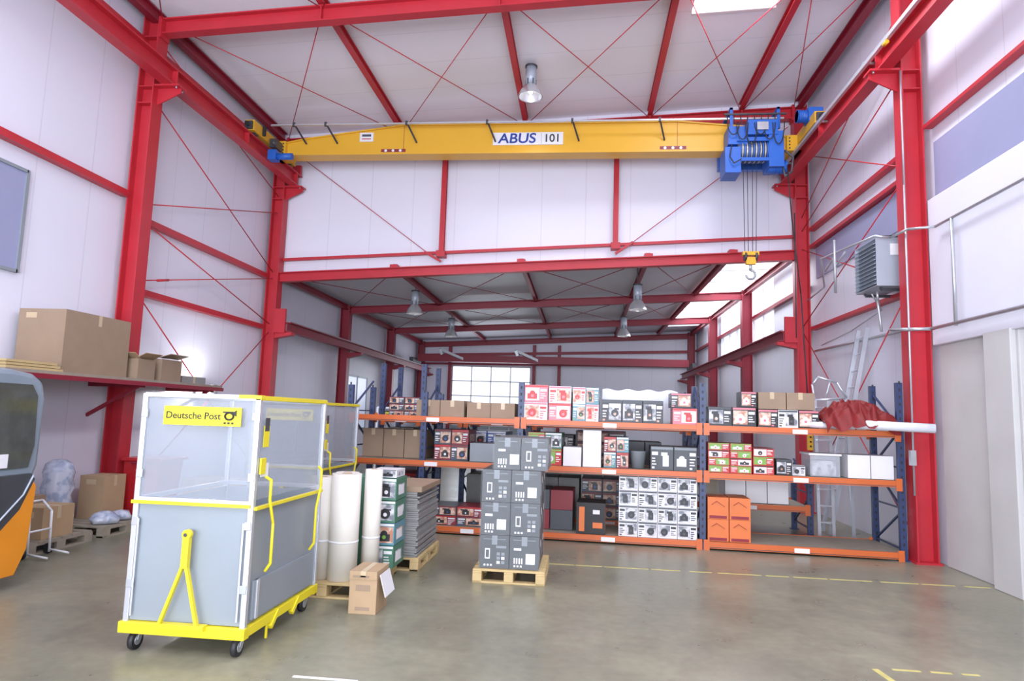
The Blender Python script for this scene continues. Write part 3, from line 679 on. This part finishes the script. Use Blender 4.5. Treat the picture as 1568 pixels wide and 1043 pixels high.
# ------------------------------------------------------------------ mail cage cart
def make_cart(dx=0,dy=0):
    e=empty('mail_cage_cart')
    x0,x1,y0,y1=-3.30,-2.40,4.82,6.10
    b=B('chassis')
    for y in (y0,y1): b.box(x0-.04,x1+.03,y-.04,y+.04,.13,.21,YEL2)
    for x in (x0,x1): b.box(x-.03,x+.03,y0,y1,.14,.21,YEL2)
    b.box(x0,x1,y0,y1,.185,.20,GALV)
    for k in (.3,.6): b.bar((x1+.02,y0+1.3*k,.1),(x1+.02,y0+1.3*k+.12,.2),.04,.04,YEL2)
    b.cyl((x1+.0,5.2,.02),(x1+.0,5.2,.16),.012,YEL2,8)
    b.done(.006,e)
    b=B('castors')
    for x in (x0+.06,x1-.05):
        for y in (y0+.03,y1-.1):
            b.cyl((x-.02,y,.066),(x+.02,y,.066),.066,BLACK,20); b.cyl((x-.024,y,.066),(x+.024,y,.066),.035,GALV,14)
            for s in(-.03,.03): b.bar((x+s,y,.065),(x+s,y+.03,.135),.006,.04,GALV)
            b.cyl((x,y+.03,.12),(x,y+.03,.14),.04,GALV,12)
    b.done(0,e)
    b=B('lower_panels')
    b.box(x0+.02,x1-.02,y0,y0+.012,.215,1.06,GREYP); b.box(x0+.02,x1-.02,y1-.012,y1,.215,1.06,GREYP)
    b.box(x0,x0+.012,y0,y1,.215,1.06,GREYP); b.box(x1-.012,x1,y0,y1,.215,1.06,GREYP)
    b.box(x1,x1+.02,y0+.08,y1-.1,.24,.52,GREYP); b.box(x1,x1+.03,y0+.12,y0+.16,.24,.52,ALU)
    b.done(.003,e)
    b=B('corner_posts')
    for x in (x0,x1):
        for y in (y0,y1): b.box(x-.02,x+.02,y-.02,y+.02,.2,1.88,ALU)
    for z in (1.87,1.09,):
        for y in (y0,y1): b.box(x0,x1,y-.018,y+.018,z-.018,z+.018,ALU)
        b.box(x0-.018,x0+.018,y0,y1,z-.018,z+.018,ALU)
    b.box(x0+.03,x0+.045,y0-.03,y0-.02,.25,.95,ALU); b.box(x1-.05,x1-.035,y0-.03,y0-.02,.25,.95,ALU)
    for x in (x0+.01,x1-.01):
        for z in (.45,.9,1.25,1.7): b.box(x-.025,x+.025,y0-.03,y0-.015,z,z+.06,GALV)
    b.done(.003,e)
    b=B('screens')
    b.box(x0+.02,x1-.02,y0-.001,y0+.001,1.11,1.85,MESHM); b.box(x0+.02,x1-.02,y1-.001,y1+.001,1.11,1.85,MESHM)
    b.box(x0-.001,x0+.001,y0+.02,y1-.02,1.11,1.85,MESHM); b.box(x1-.001,x1+.001,y0+.02,y1-.02,1.11,1.85,MESHM)
    b.done(0,e)
    b=B('yellow_trim')
    b.box(x1-.025,x1+.025,y0-.02,y1+.02,1.85,1.885,YEL2); b.box(x0-.02,x0+.02,y1-.02,y1+.02,1.86,1.89,YEL2)
    b.box(x0-.03,x1+.0,y0-.035,y0-.02,1.058,1.083,YEL2)
    b.box(x1+.01,x1+.04,y0,y1,1.04,1.065,YEL2)
    b.box(x1-.15,x1+.03,y0-.03,y0+.03,1.86,1.888,YEL2)
    for y in (y0+.12,y1-.12):
        s=1 if y<5.4 else -1
        b.tube([(x1+.03,y,1.28),(x1+.07,y+s*.02,1.25),(x1+.07,y+s*.02,1.1),(x1+.07,y+s*.10,.92),(x1+.07,y+s*.10,.62),(x1+.03,y+s*.10,.56)],.012,YEL2,8)
    b.box(x1+.02,x1+.035,y0+.03,y0+.11,1.3,1.42,YEL2)
    xm=-2.84; yy=y0-.07
    b.bar((xm,yy,.86),(xm,yy,.62),.05,.045,YEL2,up=(0,1,0)); b.cyl((xm,yy-.02,.86),(xm,yy+.02,.86),.035,YEL2,14); b.cyl((xm,yy-.035,.86),(xm,yy-.03,.86),.014,DARK,10)
    b.bar((xm,yy,.68),(xm-.16,yy,.22),.022,.035,YEL2,up=(0,1,0)); b.bar((xm,yy,.68),(xm+.13,yy,.20),.022,.035,YEL2,up=(0,1,0))
    b.box(xm-.2,xm+.18,yy-.015,yy+.05,.19,.225,YEL2)
    b.done(.004,e)
    b=B('sign_plate')
    b.box(-3.12,-2.51,y0-.05,y0-.04,1.65,1.79,YEL2)
    hx,hz=-2.60,1.725; ys=y0-.055
    b.tube([(hx+.033*math.cos(t),ys,hz+.026*math.sin(t)) for t in [i*math.pi/8 for i in range(17)]],.007,BLK,6)
    b.prism([(hx+.02,hz+.02),(hx+.055,hz+.045),(hx+.055,hz-.0)],ys-.004,ys+.004,BLK); b.bar((hx-.05,ys,hz+.03),(hx+.03,ys,hz+.03),.01,.01,BLK)
    for k in range(3): b.box(hx-.04+.03*k,hx-.025+.03*k,ys-.002,ys+.004,hz-.058,hz-.045,BLK)
    b.done(0,e)
    text('Deutsche Post',(-2.885,y0-.052,1.72),(math.pi/2,0,0),.072,BLK,'sign_text',e,.001,bold=.010,sx=1.02)
    b=B('info_label'); b.box(x1+.022,x1+.026,y0+.06,y0+.15,1.5,1.66,YEL2); b.box(x1+.025,x1+.028,y0+.07,y0+.14,1.62,1.72,DARK); b.box(x1+.023,x1+.026,y0+.05,y0+.17,1.28,1.38,LABEL); b.done(0,e)
    e.location=(dx,dy,0); return e
make_cart(); make_cart(-.80,3.3); make_cart(-.75,8.3)
# ------------------------------------------------------------------ left side
b=B('wall_shelf')
b.box(WL+.02,-6.45,6.9,11.5,2.10,2.16,OLDWOOD); b.box(-6.47,-6.42,6.9,11.5,2.06,2.12,DRED)
for y in (7.2,9.4,11.3): b.bar((WL,y,2.07),(-6.5,y,2.07),.06,.07,DRED); b.bar((WL,y,1.6),(-6.6,y,2.05),.04,.05,DRED)
b.done()
def lcart(x0,x1,y0,y1,z0,z1,m=KRAFT,nm='carton'):
    b=B(nm); b.box(x0,x1,y0,y1,z0,z1,m); ym=(y0+y1)/2
    b.box(x1,x1+.002,ym-.03,ym+.03,z1-.15,z1,TAPE); b.box(x0,x1,ym-.03,ym+.03,z1,z1+.002,TAPE); b.box(x0+.1,x0+.25,y0-.002,y0,z1-.12,z1-.05,TAPE)
    b.done(.005)
lcart(-7.28,-6.62,7.9,9.15,2.161,2.98,KRAFT2)
b=B('open_carton'); b.box(-6.92,-6.52,9.25,9.65,2.161,2.46,KRAFT2); b.obox((-6.5,9.45,2.5),((1,0,.5),(0,1,0),(-.5,0,1)),(.1,.2,.004),KRAFT); b.obox((-6.72,9.23,2.5),((1,0,0),(0,1,-.6),(0,.6,1)),(.2,.08,.004),KRAFT); b.done()
b=B('open_carton'); b.box(-6.92,-6.5,9.78,10.3,2.161,2.50,KRAFT2); b.obox((-6.47,10.04,2.55),((1,0,.3),(0,1,0),(-.3,0,1)),(.1,.24,.004),KRAFT2); b.done()
lcart(-7.2,-6.6,10.5,11.2,2.161,2.28,GCART2)
b=B('timber_boards'); 
for k in range(3): b.box(-7.1+.03*k,-6.5,6.95,7.8-.05*k,2.161+.035*k,2.19+.035*k,WOOD)
b.done()
for y0 in (7.3,8.55):
    b=B('pallet'); pallet(b,-7.25,-6.3,y0,y0+1.05,OLDWOOD); b.done()
lcart(-6.72,-6.35,7.55,8.05,.146,.52,KRAFT); lcart(-7.2,-6.8,7.4,8.1,.146,.6,KRAFT2); lcart(-7.1,-6.72,9.05,9.5,.146,.75,KRAFT)
b=B('plastic_wrapped_bundle')
b.lathe((-6.95,8.45,.146),[(.001,0),(.19,.02),(.20,.12),(.17,.2),(.20,.3),(.17,.4),(.2,.5),(.17,.6),(.19,.7),(.15,.82),(.08,.87),(.001,.88)],PWRAP,30,.045); b.done()
b=B('plastic_sack')
b.lathe((-6.48,8.80,.146),[(.001,0),(.15,.01),(.17,.07),(.12,.14),(.05,.17),(.001,.17)],PWRAP,22,.14,1); b.lathe((-6.5,9.15,.146),[(.001,0),(.12,.01),(.14,.06),(.10,.12),(.001,.14)],PWRAP,22,.14,2)
b.done()
b=B('hand_truck')
for y in (7.2,7.2+.32): b.tube([(-6.2,y,.03),(-6.22,y,.5),(-6.35,y,.62)],.014,LABEL)
b.tube([(-6.35,7.2,.62),(-6.35,7.52,.62)],.014,LABEL); b.tube([(-6.21,7.2,.3),(-6.21,7.52,.3)],.012,LABEL); b.tube([(-5.95,7.2,.03),(-6.2,7.2,.06)],.012,LABEL); b.tube([(-5.95,7.52,.03),(-6.2,7.52,.06)],.012,LABEL)
for y in (7.16,7.56): b.cyl((-6.25,y-.015,.06),(-6.25,y+.015,.06),.06,BLACK,14)
b.done()
b=B('waste_container')
b.prism([(-6.93,.1),(-6.45,.1),(-6.36,.92),(-6.96,.92)],9.75,10.35,REDP); b.box(-6.97,-6.32,9.70,10.4,.92,.97,REDP); b.box(-6.8,-6.5,9.68,9.70,.88,.92,DRED)
for x in (-6.85,-6.5): 
    for y in (9.85,10.25): b.cyl((x-.02,y,.05),(x+.02,y,.05),.05,BLACK,12)
b.done(.02)
b=stack('carton_stack',-.0,.9,.0,.6,.0,.7,2,2,KRAFT,T=RT(-5.9,9.6)); b.done(.004)
st('storage_crate_stack',0,.9,0,.6,0,1.0,2,3,[C_D,REDP,GREYP],T=RT(-5.6,11.6)); st('storage_crate_stack',0,1.2,0,.7,0,1.5,2,4,[GREYP,C_D,KRAFT2],T=RT(-6.6,12.8))
b=B('wall_work_light'); b.box(-7.3,-7.0,12.1,12.3,2.0,2.2,DARK); b.box(-7.29,-7.01,12.085,12.1,2.01,2.19,BULB); b.bar((WL,12.2,2.1),(-7.3,12.2,2.1),.04,.04,DARK); b.done()
# ------------------------------------------------------------------ van
e=empty('delivery_van')
b=B('body')
prof=[(2.6,.22),(6.15,.20),(6.26,.40),(6.26,1.0),(6.32,1.15),(6.33,1.8),(6.28,1.98),(6.15,2.06),(5.9,2.09),(2.6,2.10)]
b.prism(prof,-7.0,-5.42,VANG,'yz')
b.done(.05,e)
b=B('lower_body'); b.prism([(2.6,.12),(6.12,.12),(6.24,.35),(6.28,.95),(6.24,1.0),(6.10,.80),(5.85,.62),(5.3,.55),(2.6,.55)],-5.43,-5.385,VANO,'yz'); b.done(.01,e)
b=B('glazing'); 
b.prism([(3.6,1.10),(6.17,1.14),(6.22,1.35),(6.20,1.84),(6.12,1.95),(3.6,1.97)],-5.43,-5.405,GLASSD,'yz')
b.box(-6.9,-5.55,6.30,6.345,1.2,1.85,GLASSD)
b.box(-5.405,-5.40,5.80,5.92,1.15,1.28,LABEL)
b.done(0,e)
b=B('bumper_and_sill'); b.prism([(3.6,.45),(5.3,.45),(5.85,.52),(6.10,.74),(6.25,1.02),(6.2,1.08),(3.6,1.06)],-5.432,-5.383,DARK,'yz')
b.tube([(-5.378,5.2,.50),(-5.378,5.8,.60),(-5.378,6.12,.88),(-5.378,6.22,1.06)],.010,HEAT,6)
b.done(.01,e)
b=B('wheels')
for y in (5.0,3.3):
    for x in (-5.52,-6.9): b.cyl((x-.09,y,.31),(x+.11,y,.31),.31,BLACK,28); b.cyl((x+.11,y,.31),(x+.12,y,.31),.19,GALV,20)
b.done(0,e)
# ------------------------------------------------------------------ floor marks
b=B('floor_markings')
x=-.36
while x<4.6:
    w=random.uniform(.25,.6); b.box(x,x+w,8.47,8.505,.0,.002,LINE); x+=w+random.uniform(.02,.12)
x=2.35
for w in (.2,.15,.12): b.box(x,x+w,5.5,5.53,0,.002,LINE); x+=w+.07
b.box(3.25,3.8,5.37,5.41,0,.002,LINE); b.bar((2.22,5.5,.001),(2.28,4.95,.001),.05,.002,LINE); b.box(-1.9,-1.45,4.56,4.59,0,.002,LABEL)
b.done()
# ------------------------------------------------------------------ lights
def area(n,loc,sx,sy,e,rot=(0,0,0),col=(.84,.90,1)):
    l=bpy.data.lights.new(n,'AREA'); l.shape='RECTANGLE'; l.size=sx; l.size_y=sy; l.energy=e; l.color=col
    o=bpy.data.objects.new(n,l); o.location=loc; o.rotation_euler=rot; bpy.context.collection.objects.link(o); return o
area('skylight_daylight',(2.45,9.3,zt(2.45)+.3),1.3,2.8,280)
area('added_overhead_fill',(-4.5,1.5,8.05),2.5,8,300)  # added fill lamp out of view; the ceiling is closed here
area('added_overhead_fill',(2.4,1.5,8.25),2.5,8,300)  # second added overhead fill, also unseen, no skylight above it
area('added_rear_fill',(-1.3,-5.8,2.6),10,5,2700,(math.radians(90+42),0,0),(.83,.88,1))  # added fill behind the camera, tilted up to brighten the ceiling
area('low_rooflight_daylight',(4.0,21,5.45),1.3,11,170)
area('door_daylight',(-4.0,29.2,3.1),3.4,1.4,60,(-math.pi/2,0,0))
pl=bpy.data.lights.new('work_light','POINT'); pl.energy=45; pl.shadow_soft_size=.08; o=bpy.data.objects.new('work_light',pl); o.location=(-6.9,12.0,2.12); bpy.context.collection.objects.link(o)
w=bpy.data.worlds.new('w'); SC.world=w; w.use_nodes=True; bg=w.node_tree.nodes['Background']; bg.inputs[0].default_value=(.80,.87,1,1); bg.inputs[1].default_value=1.0
# ------------------------------------------------------------------ camera
yaw,pitch,roll,f=.1058,.1111,.0319,1025.13
fw=Vector((-math.sin(yaw)*math.cos(pitch),math.cos(yaw)*math.cos(pitch),math.sin(pitch)))
r=Vector((math.cos(yaw),math.sin(yaw),0)); u=r.cross(fw)
r2=math.cos(roll)*r+math.sin(roll)*u; u2=-math.sin(roll)*r+math.cos(roll)*u
M=Matrix((r2,u2,-fw)).transposed().to_4x4(); M.translation=(0,0,1.8)
cd=bpy.data.cameras.new('camera'); cd.sensor_width=36; cd.sensor_fit='HORIZONTAL'; cd.lens=36*f/1568; cd.clip_end=200
cam=bpy.data.objects.new('camera',cd); cam.matrix_world=M; bpy.context.collection.objects.link(cam); SC.camera=cam
